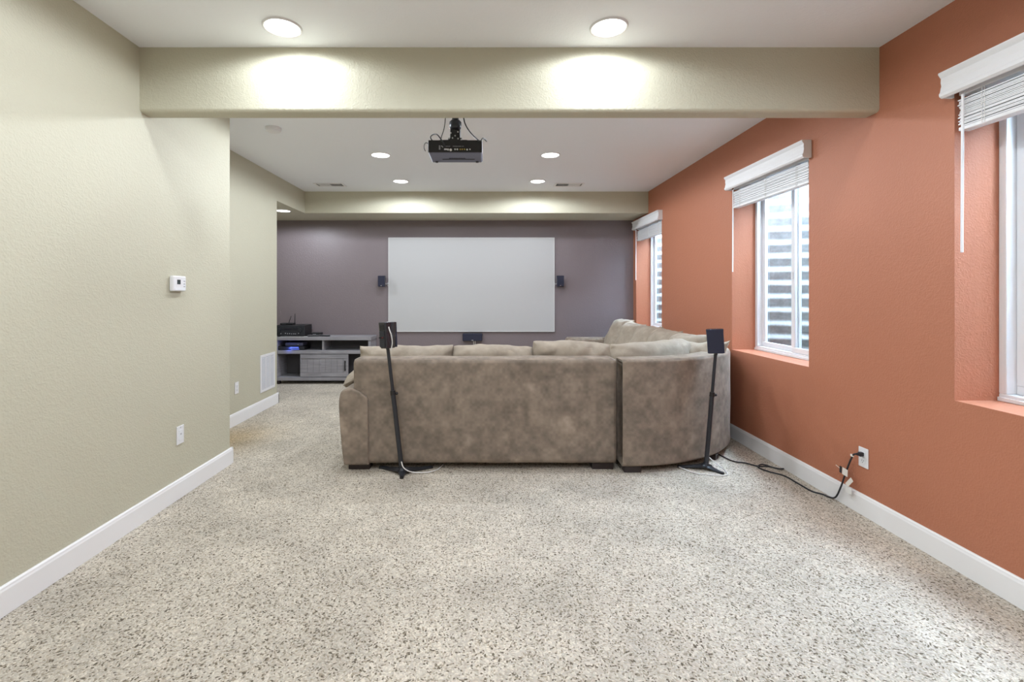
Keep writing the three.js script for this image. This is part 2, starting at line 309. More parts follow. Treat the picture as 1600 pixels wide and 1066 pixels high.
// ---------------------------------------------------------------- windows, blinds, window wells
const X0 = 2.472, X1 = 2.556;
function bar(x0, x1, y0, y1, d0, d1, r = 0.004) { return box(x0, x1, y0, y1, d0, d1, r, 2); }
windows.forEach(([a, b], i) => {
  const w = new THREE.Group(); w.name = 'window_' + (i + 1); w.userData.kind = 'structure'; scene.add(w);
  const f = 0.036, s = 0.042, mid = (a + b) / 2;
  obj('frame', [bar(X0, X1, SILL + 0.001, SILL + f, a, b), bar(X0, X1, HEAD - f, HEAD, a, b), bar(X0, X1, SILL + f, HEAD - f, a, a + f), bar(X0, X1, SILL + f, HEAD - f, b - f, b), bar(X0 - 0.008, X0 + 0.002, SILL + 0.001, SILL + 0.02, a + 0.001, b - 0.001, 0.002)], M.vinyl, w);
  const sash = (name, d0, d1, x) => {
    const g = obj(name, [bar(x, x + 0.026, SILL + f + 0.001, SILL + f + s, d0, d1), bar(x, x + 0.026, HEAD - f - s, HEAD - f - 0.001, d0, d1), bar(x, x + 0.026, SILL + f + s, HEAD - f - s, d0, d0 + s), bar(x, x + 0.026, SILL + f + s, HEAD - f - s, d1 - s, d1)], M.vinyl, w);
    obj('pane', box(x + 0.012, x + 0.0145, SILL + f + s - 0.006, HEAD - f - s + 0.006, d0 + s - 0.006, d1 - s + 0.006), M.glass, g);
  };
  sash('sash', a + f + 0.001, mid + 0.022, X0 + 0.012);
  sash('sash', mid - 0.022, b - f - 0.001, X0 + 0.045);
  obj('latch', [bar(X0 + 0.002, X0 + 0.012, 1.44, 1.50, mid - 0.008, mid + 0.010)], M.plastic, w);
  // corrugated steel well outside
  const cd = (a + b) / 2, RZ = 0.80, RX = 0.92, y0 = 0.45, y1 = 2.86;
  const side = ['by the nearest window', 'behind the middle window', 'behind the farthest window'][i];
  const well = thing('window_well', `corrugated galvanized steel well ${side}`, 'window well', [X1 + 0.006, 0, -cd], 0, 'window wells');
  const NA = 40, NY = 240, pos = [], idx = [];
  for (const out of [0, 1]) for (let j = 0; j <= NY; j++) for (let k = 0; k <= NA; k++) {
    const y = y0 + (y1 - y0) * j / NY, th = -Math.PI / 2 + Math.PI * k / NA;
    const ph = y / 0.130 * 2 * Math.PI, wv = Math.sin(ph) + 0.25 * Math.sin(2 * ph), o = 0.012 * wv + out * 0.004;
    pos.push((RX + o) * Math.cos(th), y, (RZ + o) * Math.sin(th));
  }
  const row = NA + 1, lay = (NY + 1) * row;
  for (let j = 0; j < NY; j++) for (let k = 0; k < NA; k++) { const p = j * row + k; idx.push(p, p + 1, p + row + 1, p, p + row + 1, p + row); const q = p + lay; idx.push(q, q + row + 1, q + 1, q, q + row, q + row + 1); }
  const g = new THREE.BufferGeometry(); g.setAttribute('position', new THREE.Float32BufferAttribute(pos, 3)); g.setIndex(idx); g.computeVertexNormals();
  obj('corrugated_panel', g, M.zinc, well);
  const rimPts = Array.from({ length: 25 }, (_, k) => { const th = -Math.PI / 2 + Math.PI * k / 24; return [(RX + 0.01) * Math.cos(th), y1, (RZ + 0.01) * Math.sin(th)]; });
  obj('rim', tube(rimPts, 0.018, 60, 8), M.zinc, well);
  const gr = new THREE.PlaneGeometry(0.9, 1.56, 40, 60); gr.rotateX(-Math.PI / 2); move(gr, 0.455, 0.60, 0);
  const gp = gr.attributes.position; const rr = rng(500 + i);
  for (let k = 0; k < gp.count; k++) gp.setY(k, 0.585 + 0.05 * rr());
  gr.computeVertexNormals();
  const gm = obj('gravel', [gr, move(new THREE.BoxGeometry(0.9, 0.1, 1.56), 0.455, 0.52, 0)], M.gravel, well); gm.userData.kind = 'stuff';
});
const BLINDS = ['white faux wood blind raised at the nearest window, cut by the picture edge', 'white faux wood blind raised above the middle window by the sofa corner', 'white faux wood blind raised over the farthest window near the plum wall'];
windows.forEach(([a, b], i) => {
  const d0 = a - 0.030, d1 = b + 0.012, t = thing('window_blind', BLINDS[i], 'window blind', [0, 0, 0], 0, 'window blinds');
  // moulded valance: cornice profile in (x, y) pulled along the window, with returns
  const vx = 2.203, vp = [[vx - 0.010, 2.393], [vx - 0.012, 2.386], [vx - 0.006, 2.376], [vx + 0.002, 2.366], [vx + 0.001, 2.345], [vx + 0.004, 2.330], [vx + 0.001, 2.318], [vx - 0.002, 2.300], [vx - 0.008, 2.290], [vx - 0.006, 2.278], [vx + 0.004, 2.270], [vx + 0.014, 2.270], [vx + 0.014, 2.393]];
  const v = obj('valance', profileZ(vp, d0, d1), M.blind, t);
  for (const d of [d0 - 0.0005, d1 - 0.0115]) obj('valance_return', profileZ([[vx + 0.0141, 2.270], [XR - 0.001, 2.270], [XR - 0.001, 2.300], [XR - 0.001, 2.393], [vx + 0.0141, 2.393]], d, d + 0.012), M.blind, v);
  const s0 = a + 0.012, s1 = b - 0.012, xc = 2.292;
  obj('headrail', box(2.268, 2.318, 2.272, 2.326, s0, s1, 0.004), M.blind, t);
  const N = 17, top = 2.252, bot = 2.130, r = rng(90 + i);
  const slatG = Array.from({ length: 4 }, (_, k) => {
    const q = []; for (let m = 0; m <= 6; m++) { const u = m / 6 * 2 - 1; q.push([u * 0.025, 0.0028 * (1 - u * u)]); }
    const pts = [...q, ...q.slice().reverse().map(([x, y]) => [x, y - 0.0054])];
    const g = profileZ(pts, 0, s1 - s0 - 0.004 * k); g.rotateZ((k - 1.5) * 0.03); return planarUV(g);
  });
  for (let k = 0; k < N; k++) {
    const m = new THREE.Mesh(slatG[Math.floor(r() * 4)], M.blind); m.name = 'slat';
    m.position.set(xc + (r() - 0.5) * 0.006, top - (top - bot) * k / (N - 1), -s0 - 0.004 * r()); t.add(m);
  }
  obj('bottom_rail', box(xc - 0.026, xc + 0.026, 2.104, 2.122, s0, s1, 0.004), M.blind, t);
  for (const f of [0.12, 0.5, 0.88]) obj('ladder_cord', [rod([xc - 0.0275, 2.108, -(s0 + (s1 - s0) * f)], [xc - 0.0275, 2.275, -(s0 + (s1 - s0) * f)], 0.0014), rod([xc - 0.0275, 2.108, -(s0 + (s1 - s0) * f + 0.012)], [xc - 0.0275, 2.275, -(s0 + (s1 - s0) * f + 0.012)], 0.0014)], M.wire, t);
  const wand = obj('tilt_wand', rod([2.238, 2.262, -(b - 0.062)], [2.236, 1.52, -(b - 0.060)], 0.0055, 0.0055, 8), M.blind, t);
  obj('wand_hook', rod([2.238, 2.262, -(b - 0.062)], [2.266, 2.29, -(b - 0.060)], 0.003), M.blind, wand);
  obj('pull_cord', rod([2.262, 2.104, -(a + 0.10)], [2.262, 0.97 + 0.12 * i, -(a + 0.10)], 0.0014), M.wire, t);
});

// ---------------------------------------------------------------- the sectional sofa: straight section, curved corner, side section
const BACK_TOP = 0.834, FB = 0.046;
{
  const t = thing('sofa_section', 'brown microsuede sofa section seen from behind, with rounded arm at its left end', 'sofa', [0, 0, -3.59]);
  obj('backrest', move(softBox(1.985, BACK_TOP - FB, 0.22, 0.028, 0.004, 1), -0.006, (BACK_TOP + FB) / 2, -0.113), M.suede, t);
  // arm: rounded top sloping to the back, sides bellied out, closed rear panel
  const ap = [[-1.060, FB], [-1.075, 0.16], [-1.090, 0.34], [-1.098, 0.48], [-1.096, 0.54], [-1.085, 0.585], [-1.065, 0.606], [-1.035, 0.616], [-1.000, 0.616], [-0.965, 0.604], [-0.925, 0.582], [-0.890, 0.556], [-0.879, 0.535], [-0.877, 0.48], [-0.877, FB]];
  const arm = profileZ(ap, -0.020, 0.98, 0.016);
  obj('armrest', arm, M.suede, t);
  obj('base', bx(1.84, 0.20, 0.70, 0.066, FB + 0.104, -0.575, 0.02), M.suede, t);
  for (let k = 0; k < 3; k++) obj('seat_cushion', move(softBox(0.608, 0.19, 0.70, 0.05, 0.006, 30 + k), -0.563 + 0.617 * k, 0.352, -0.59), M.cushion, t);
  for (const [x, z] of [[-0.955, -0.075], [0.88, -0.075], [-0.955, -0.86], [0.88, -0.86]]) obj('leg', bx(0.16, 0.047, 0.10, x, 0.0235, z - 0.0, 0.004), M.darkWood, t);
}
// curved corner: a cross-section swept round a quarter ellipse
const WC = [1.02, 4.65], WRX = 1.22, WRZ = 1.125;
function wedgePoint(a, inset) {                      // a = 0 at the sofa end, PI/2 at the wall end; returns x, depth
  const x = WC[0] + WRX * Math.sin(a), d = WC[1] - WRZ * Math.cos(a);
  const nx = Math.sin(a) / WRX, nd = -Math.cos(a) / WRZ, l = Math.hypot(nx, nd);
  return [x - nx / l * inset, d - nd / l * inset];
}
function sweepArc(section, a0, a1, N, capPull = 0.02, amp = 0) {   // section: [inset, y] outline; rounded ends
  const pos = [], idx = [], K = section.length;
  let ci = 0, cy = 0; section.forEach(p => { ci += p[0] / K; cy += p[1] / K; });
  const rings = [];
  const put = (a, shrink) => { const ring = []; for (const [s, y] of section) { let S = s, Y = y; if (shrink) { const dx = ci - s, dy = cy - y; S += Math.sign(dx) * Math.min(Math.abs(dx), shrink); Y += Math.sign(dy) * Math.min(Math.abs(dy), shrink); } const n = amp * noise3.noise(a * 4, Y * 4, S * 4 + 9); const [x, d] = wedgePoint(a, S - n); ring.push(pos.length / 3); pos.push(x, Y, -d); } rings.push(ring); };
  const da = capPull / 1.17;
  [1, 0.75, 0.45, 0.2, 0.05].forEach(f => put(a0 + da * (1 - Math.sqrt(Math.max(0, 1 - f * f))), capPull * f));
  for (let i = 0; i <= N; i++) put(a0 + da + (a1 - a0 - 2 * da) * i / N, 0);
  [0.05, 0.2, 0.45, 0.75, 1].forEach(f => put(a1 - da * (1 - Math.sqrt(Math.max(0, 1 - f * f))), capPull * f));
  for (let r = 0; r + 1 < rings.length; r++) for (let k = 0; k < K; k++) { const A = rings[r][k], B = rings[r][(k + 1) % K], C = rings[r + 1][(k + 1) % K], D = rings[r + 1][k]; idx.push(A, C, B, A, D, C); }
  for (const [r, flip] of [[0, 1], [rings.length - 1, 0]]) { const tri = THREE.ShapeUtils.triangulateShape(section.map(p => new THREE.Vector2(...p)), []); for (const [x, y, z] of tri) flip ? idx.push(rings[r][x], rings[r][y], rings[r][z]) : idx.push(rings[r][x], rings[r][z], rings[r][y]); }
  const g = new THREE.BufferGeometry(); g.setAttribute('position', new THREE.Float32BufferAttribute(pos, 3)); g.setIndex(idx); g.computeVertexNormals(); return g;
}
const roundRect = (s0, s1, y0, y1, r) => [...arc(s0 + r, y0 + r, r, Math.PI, 1.5 * Math.PI, 5), ...arc(s1 - r, y0 + r, r, -Math.PI / 2, 0, 5), ...arc(s1 - r, y1 - r, r, 0, Math.PI / 2, 5), ...arc(s0 + r, y1 - r, r, Math.PI / 2, Math.PI, 5)];
{
  const t = thing('sofa_corner', 'brown microsuede curved corner section of the sofa, beside the orange wall', 'sofa');
  const sec = [];
  { const rr = roundRect(0, 0.20, FB, BACK_TOP + 0.004, 0.026); for (let i = 0; i < rr.length; i++) { sec.push(rr[i]); const n = rr[(i + 1) % rr.length], L = Math.hypot(n[0] - rr[i][0], n[1] - rr[i][1]); const m = Math.floor(L / 0.08); for (let k = 1; k <= m; k++) sec.push([rr[i][0] + (n[0] - rr[i][0]) * k / (m + 1), rr[i][1] + (n[1] - rr[i][1]) * k / (m + 1)]); } }
  obj('backrest', sweepArc(sec, -0.012, Math.PI / 2 - 0.004, 64, 0.036, 0.004), M.suede, t);
  const seat = (y0, y1, inset) => { const pts = []; for (let i = 0; i <= 24; i++) pts.push(wedgePoint(i / 24 * (Math.PI / 2 - 0.01), inset)); pts.push([WC[0] + 0.30, WC[1] - 0.01], [WC[0] + 0.01, WC[1] - 0.30]); return plan(pts, y0, y1, 0.012); };
  obj('base', seat(FB, 0.255, 0.205), M.suede, t);
  obj('seat_cushion', seat(0.258, 0.45, 0.206), M.cushion, t);
  for (const [x, d, a] of [[1.085, 3.585, 0], [1.80, 3.875, -0.75], [2.12, 4.5, -1.4], [1.30, 4.35, 0]]) { const l = obj('leg', bx(0.125, 0.047, 0.075, 0, 0, 0, 0.004), M.darkWood, t); l.position.set(x, 0.0235, -d); l.rotation.y = a; }
}
{
  const t = thing('sofa_section', 'brown microsuede sofa section along the orange wall, its far arm before the plum wall', 'sofa', [0, 0, 0]);
  obj('backrest', move(softBox(0.215, BACK_TOP - FB, 2.20, 0.028, 0.004, 5), 2.115, (BACK_TOP + FB) / 2, -5.765), M.suede, t);
  obj('armrest', move(softBox(1.07, 0.64, 0.20, 0.045, 0.003, 6), 1.695, 0.32 + FB, -6.972), M.suede, t);
  obj('base', bx(0.86, 0.20, 2.20, 1.572, FB + 0.104, -5.765, 0.02), M.suede, t);
  for (let k = 0; k < 3; k++) obj('seat_cushion', move(softBox(0.83, 0.19, 0.725, 0.05, 0.006, 50 + k), 1.585, 0.352, -(5.034 + 0.732 * k)), M.cushion, t);
  for (const [x, d] of [[1.25, 4.75], [2.1, 4.75], [1.25, 6.98], [2.1, 6.98]]) obj('leg', bx(0.14, 0.047, 0.09, x, 0.0235, -d, 0.004), M.darkWood, t);
}
// loose back cushions
function cushion(label, w, h, d, [x, y, depth], turn, lean, roll, opts) {
  const m = obj('back_cushion', pillow(w, h, d, opts), M.cushion);
  m.position.set(x, y, -depth); m.rotation.order = 'YXZ'; m.rotation.set(-lean, turn, roll);
  return tag(m, label, 'cushion', 'loose back cushions of the sectional sofa');
}
cushion('tan back cushion peeking over the straight sofa section, nearest its arm', 0.745, 0.47, 0.27, [-0.648, 0.652, 3.955], Math.PI, 0.08, -0.010, { seed: 1.3, ears: 0.010, n: 6, pinch: -0.035, wrinkle: 0.018 });
cushion('tan back cushion over the straight sofa section, between the two others', 0.645, 0.47, 0.27, [0.055, 0.655, 3.955], Math.PI, 0.08, 0.004, { seed: 2.9, ears: 0, n: 6, pinch: -0.05, wrinkle: 0.018 });
cushion('tan back cushion over the straight sofa section, nearest the curved corner', 0.640, 0.50, 0.27, [0.703, 0.672, 3.955], Math.PI, 0.08, 0.025, { seed: 4.4, ears: 0, n: 6, pinch: -0.045, wrinkle: 0.018 });
{
  const R = 0.88, bend = p => { const a = p.x / R, r = R - p.z; return V(r * Math.sin(a), p.y, R - r * Math.cos(a)); };
  const m = obj('back_cushion', pillow(0.94, 0.50, 0.25, { seed: 6.2, ears: 0, wrinkle: 0.018, n: 6, pinch: -0.04, bend: p => { const a = p.x / R, r = R + p.z; return V(r * Math.sin(a), p.y, r * Math.cos(a) - R); } }), M.cushion);
  const am = 0.56; m.position.set(WC[0] + 0.80 * Math.sin(am) - 0.0, 0.668, -(WC[1] - 0.76 * Math.cos(am))); m.rotation.order = 'YXZ'; m.rotation.set(0.04, -am + 0 * Math.PI, -0.0);
  m.rotation.y = am;
  tag(m, 'long tan cushion bent round the curved corner of the sofa', 'cushion', 'loose back cushions of the sectional sofa');
}
const SIDE = ['pale tan cushion at the far end of the wall-side sofa section, its corner standing highest', 'second cushion from the far arm on the wall-side sofa section', 'third cushion from the far arm on the wall-side sofa section', 'fourth cushion from the far arm on the wall-side sofa section', 'fifth cushion from the far arm on the wall-side sofa section, creased at the top'];
[[6.74, 0.54, 0.56], [6.215, 0.525, 0.53], [5.66, 0.525, 0.53], [5.115, 0.525, 0.53], [4.57, 0.525, 0.53]].forEach(([d, w, h], k) =>
  cushion(SIDE[k], w, h, 0.36, [1.885, 0.690 - (k ? 0.008 : 0), d], -Math.PI / 2 + [0.02, 0.05, 0.03, 0.06, 0.04][k], [0.40, 0.33, 0.38, 0.32, 0.37][k], [0.02, -0.03, 0.02, -0.02, 0.03][k], { seed: 8.1 + k * 1.7, wrinkle: 0.014, ears: 0.012, n: 3.6, nu: 2.0, pinch: 0.02, bend: p => V(p.x, p.y, p.z < 0 ? p.z * 0.45 : p.z) }));
cushion('pale cushion where the wall-side sofa section meets the curved corner, behind the speaker', 0.50, 0.50, 0.22, [1.80, 0.672, 4.13], -0.98, 0.30, 0.03, { seed: 19.3, wrinkle: 0.016, ears: 0.02, n: 3.2 });
{
  const pg = pillow(0.36, 0.34, 0.10, { seed: 23.1, wrinkle: 0.012, ears: 0.0, n: 2.6, bend: p => V(p.x, p.y, p.z - 1.6 * Math.pow(Math.max(0, -p.x - 0.02), 2)) }); pg.rotateX(-Math.PI / 2);
  const m = obj('throw_pillow', pg, M.cushion);
  m.position.set(-1.0, 0.650, -4.02); m.rotation.set(0, 0.2, 0.10);
  tag(m, 'soft brown pillow lying over the sofa arm at the left end', 'pillow');
}

// ---------------------------------------------------------------- speakers on stands behind the sofa
function standBase(feet, hub, t) {                   // three arched legs that meet at a hub
  const g = [];
  for (const [fx, fz] of feet) {
    const L = Math.hypot(fx, fz), a = Math.atan2(fx, fz), N = 10, pos = [], idx = [];
    for (let i = 0; i <= N; i++) {
      const s = i / N, w = 0.030 * (1 - s) * (1 - s) + 0.013, y = 0.012 + 0.026 * Math.pow(1 - s, 1.6), th = 0.011;
      const base = pos.length / 3;
      for (const [u, v] of [[-w, y - th], [-w, y], [-w * 0.6, y + 0.005], [w * 0.6, y + 0.005], [w, y], [w, y - th]]) { const x = u, z = s * L; pos.push(x * Math.cos(a) + z * Math.sin(a), v, -x * Math.sin(a) + z * Math.cos(a)); }
      if (i) for (let k = 0; k < 6; k++) { const p = base - 6 + k, q = base - 6 + (k + 1) % 6; idx.push(p, q, q + 6, p, q + 6, p + 6); }
      if (i === N) idx.push(base, base + 1, base + 2, base, base + 2, base + 3, base, base + 3, base + 5, base + 3, base + 4, base + 5);
    }
    const q = new THREE.BufferGeometry(); q.setAttribute('position', new THREE.Float32BufferAttribute(pos, 3)); q.setIndex(idx); const m = q.toNonIndexed(); m.computeVertexNormals();
    const leg = obj('leg', m, M.metalBlack, t);
    obj('foot_pad', cyl(0.013, 0.014, 0.014, fx, 0.0075, fz, 14), M.black, leg);
  }
  obj('hub', new THREE.LatheGeometry([[0.0001, 0.052], [0.017, 0.052], [0.020, 0.046], [0.034, 0.036], [0.036, 0.022], [0.0001, 0.020]].map(p => new THREE.Vector2(...p)), 24), M.metalBlack, t);
}
function speakerStand(label, [x, depth], feet, lean, hMid, hTop, r) {
  const t = thing('speaker_stand', label, 'speaker stand', [x, 0, -depth]);
  standBase(feet, null, t);
  const at = h => [lean[0] * h, h, lean[1] * h];
  obj('lower_pole', rod(at(0.045), at(hMid), r, r, 16), M.metalBlack, t);
  obj('upper_pole', rod(at(hMid), at(hTop), r * 0.72, r * 0.72, 14), M.metalBlack, t);
  obj('collar', rod(at(hMid - 0.02), at(hMid + 0.012), r * 1.18, r * 1.05, 16), M.black, t);
  obj('knob', move(new THREE.SphereGeometry(r * 0.62, 12, 8), lean[0] * hMid + r * 1.6, hMid - 0.01, lean[1] * hMid), M.black, t);
  return t;
}
speakerStand('tall black speaker stand leaning before the sofa back, on its left', [-0.615, 3.528], [[0.012, 0.090], [-0.185, -0.115], [0.200, -0.115]], [-0.115, 0.0], 0.60, 0.915, 0.0175);
speakerStand('black speaker stand by the curved sofa corner, its pole tilting to the right', [1.655, 3.615], [[0.078, 0.095], [-0.185, -0.040], [0.070, -0.130]], [0.086, 0.0], 0.57, 0.868, 0.0165);
function satellite(label, group, [x, y, z], turn, w, h, d, tilt = 0) {    // small loudspeaker, rounded shell; its grille faces local +z
  const t = thing('loudspeaker', label, 'loudspeaker', [x, y, z], turn, group);
  t.rotation.order = 'YXZ'; t.rotation.z = tilt;
  const s = new THREE.Shape(); const c = w / 2;
  s.moveTo(-c, d * 0.34); s.lineTo(c, d * 0.34); s.bezierCurveTo(c * 1.02, -d * 0.1, c * 0.92, -d * 0.42, c * 0.46, -d * 0.5); s.lineTo(-c * 0.46, -d * 0.5); s.bezierCurveTo(-c * 0.92, -d * 0.42, -c * 1.02, -d * 0.1, -c, d * 0.34);
  const g = new THREE.ExtrudeGeometry(s, { depth: h - 0.012, bevelEnabled: true, bevelThickness: 0.006, bevelSize: 0.005, bevelOffset: -0.005, bevelSegments: 3, curveSegments: 14 });
  g.rotateX(Math.PI / 2); move(g, 0, h - 0.006, 0);
  // the shell draws in towards its foot
  const p = g.attributes.position; for (let i = 0; i < p.count; i++) { const k = p.getY(i) / h, q = 1 - 0.20 * Math.pow(1 - k, 3); p.setX(i, p.getX(i) * q); p.setZ(i, -p.getZ(i) * (0.82 + 0.18 * Math.min(1, k * 2.2))); }
  const fl = g.index ? g.toNonIndexed() : g; for (let i = 0; i < fl.attributes.position.count; i += 3) for (const a of ['position']) { const A = fl.attributes[a]; const t1 = [A.getX(i + 1), A.getY(i + 1), A.getZ(i + 1)]; A.setXYZ(i + 1, A.getX(i + 2), A.getY(i + 2), A.getZ(i + 2)); A.setXYZ(i + 2, ...t1); }
  fl.computeVertexNormals();
  obj('shell', fl, M.gloss, t);
  obj('grille', bx(w * 0.96, h * 0.97, 0.014, 0, h * 0.505, -d * 0.34 - 0.006 + d * 0.68 * 0 - 0.0, 0.006, 3), M.grille, t);
  return t;
}
// In satellite(), the flat grille ends up on local -z; the tapered back with the terminals on local +z.
function terminals(t, w, h, d) {
  const p = obj('terminal_panel', bx(w * 0.42, h * 0.60, 0.006, 0, h * 0.36, d * 0.5 + 0.0005, 0.002), M.metalBlack, t);
  obj('port', bx(w * 0.36, h * 0.20, 0.004, 0, h * 0.80, d * 0.495, 0.0015), M.black, p);
  for (const s of [-1, 1]) obj('binding_post', cyl(0.005, 0.005, 0.014, 0, 0, 0, 10).rotateX(Math.PI / 2).translate(s * 0.012, h * 0.42, d * 0.5 + 0.010), s < 0 ? M.black : std(0.09, 0.01, 0.01, 0.5), p);
  obj('mount_boss', cyl(0.014, 0.012, 0.016, 0, -0.004, 0, 14), M.metalBlack, t);
}
const SG = 'satellite loudspeakers';
terminals(satellite('small glossy black speaker with white wire, on the stand behind the sofa back', SG, [-0.722, 0.924, -3.528], -0.50, 0.108, 0.192, 0.115, 0.05), 0.108, 0.192, 0.115);
terminals(satellite('small black speaker on the stand by the curved sofa corner', SG, [1.732, 0.875, -3.615], 2.75, 0.120, 0.185, 0.112, -0.06), 0.120, 0.185, 0.112);
// front speakers on the plum wall
function wallSpeaker(label, x, y, turn, w, h, d) {
  const t = satellite(label, SG, [x, y, -(BACK - 0.085)], Math.PI + turn, w, h, d);
  obj('badge', bx(w * 0.18, 0.008, 0.004, 0, h * 0.10, -d * 0.34 - 0.014, 0.001), M.silver, t);
  return t;
}
wallSpeaker('small navy black speaker on the plum wall, left of the screen', -1.572, 1.422, -0.12, 0.112, 0.168, 0.10);
wallSpeaker('small navy black speaker on the plum wall, right of the screen', 1.118, 1.424, 0.12, 0.112, 0.168, 0.10);
for (const [x, s, w] of [[-1.572, 1, 'left'], [1.118, -1, 'right']]) {
  const b = thing('speaker_bracket', `small metal wall bracket holding the speaker at the ${w} edge of the screen`, 'bracket', [x, 1.46, -BACK], 0, 'speaker brackets');
  obj('arm', rod([s * 0.075, 0.0, 0.012], [s * 0.03, 0.012, 0.085], 0.007), M.silver, b);
  obj('plate', bx(0.03, 0.055, 0.008, s * 0.075, 0, 0.005, 0.002), M.silver, b);
}
{
  const t = thing('centre_speaker', 'wide navy black centre speaker under the projection screen', 'loudspeaker', [-0.205, 0.600, -(BACK - 0.068)], 0);
  obj('shell', bx(0.30, 0.118, 0.10, 0, 0.059, -0.012, 0.014, 4), M.gloss, t);
  obj('grille', bx(0.292, 0.110, 0.016, 0, 0.060, 0.040, 0.007, 3), M.grille, t);
  obj('badge', bx(0.026, 0.010, 0.004, 0.0, 0.014, 0.050, 0.001), M.silver, t);
  obj('mount', bx(0.10, 0.05, 0.006, 0, 0.06, -0.0645, 0.001), M.metalBlack, t);
  tag(obj('speaker_wire', [tube([[-0.19, 0.605, -7.30], [-0.185, 0.54, -7.325], [-0.172, 0.45, -7.335], [-0.165, 0.30, -7.335], [-0.16, 0.135, -7.34]], 0.0045, 40), tube([[-0.165, 0.605, -7.30], [-0.163, 0.53, -7.325], [-0.168, 0.45, -7.33], [-0.158, 0.30, -7.33], [-0.152, 0.135, -7.335]], 0.0045, 40)], M.wire), 'pair of white wires hanging from the centre speaker down the plum wall', 'wire');
}

// ---------------------------------------------------------------- projection screen
{
  const t = thing('projection_screen', 'large blank light grey projection screen on the plum wall', 'projection screen', [-0.2215, 1.455, -(BACK - 0.020)]);
  const w = 2.540, h = 1.440;
  obj('surface', bx(w - 0.02, h - 0.02, 0.024, 0, 0, -0.001, 0.001), M.screen, t);
  for (const s of [-1, 1]) { obj('border', bx(w, 0.012, 0.030, 0, s * (h / 2 - 0.006), 0, 0.002), M.screenEdge, t); obj('border', bx(0.012, h - 0.024, 0.030, s * (w / 2 - 0.006), 0, 0, 0.002), M.screenEdge, t); }
  for (const s of [-0.8, 0.8]) obj('cleat', bx(0.2, 0.05, 0.006, s, 0.5, -0.0165), M.slotDark, t);
}

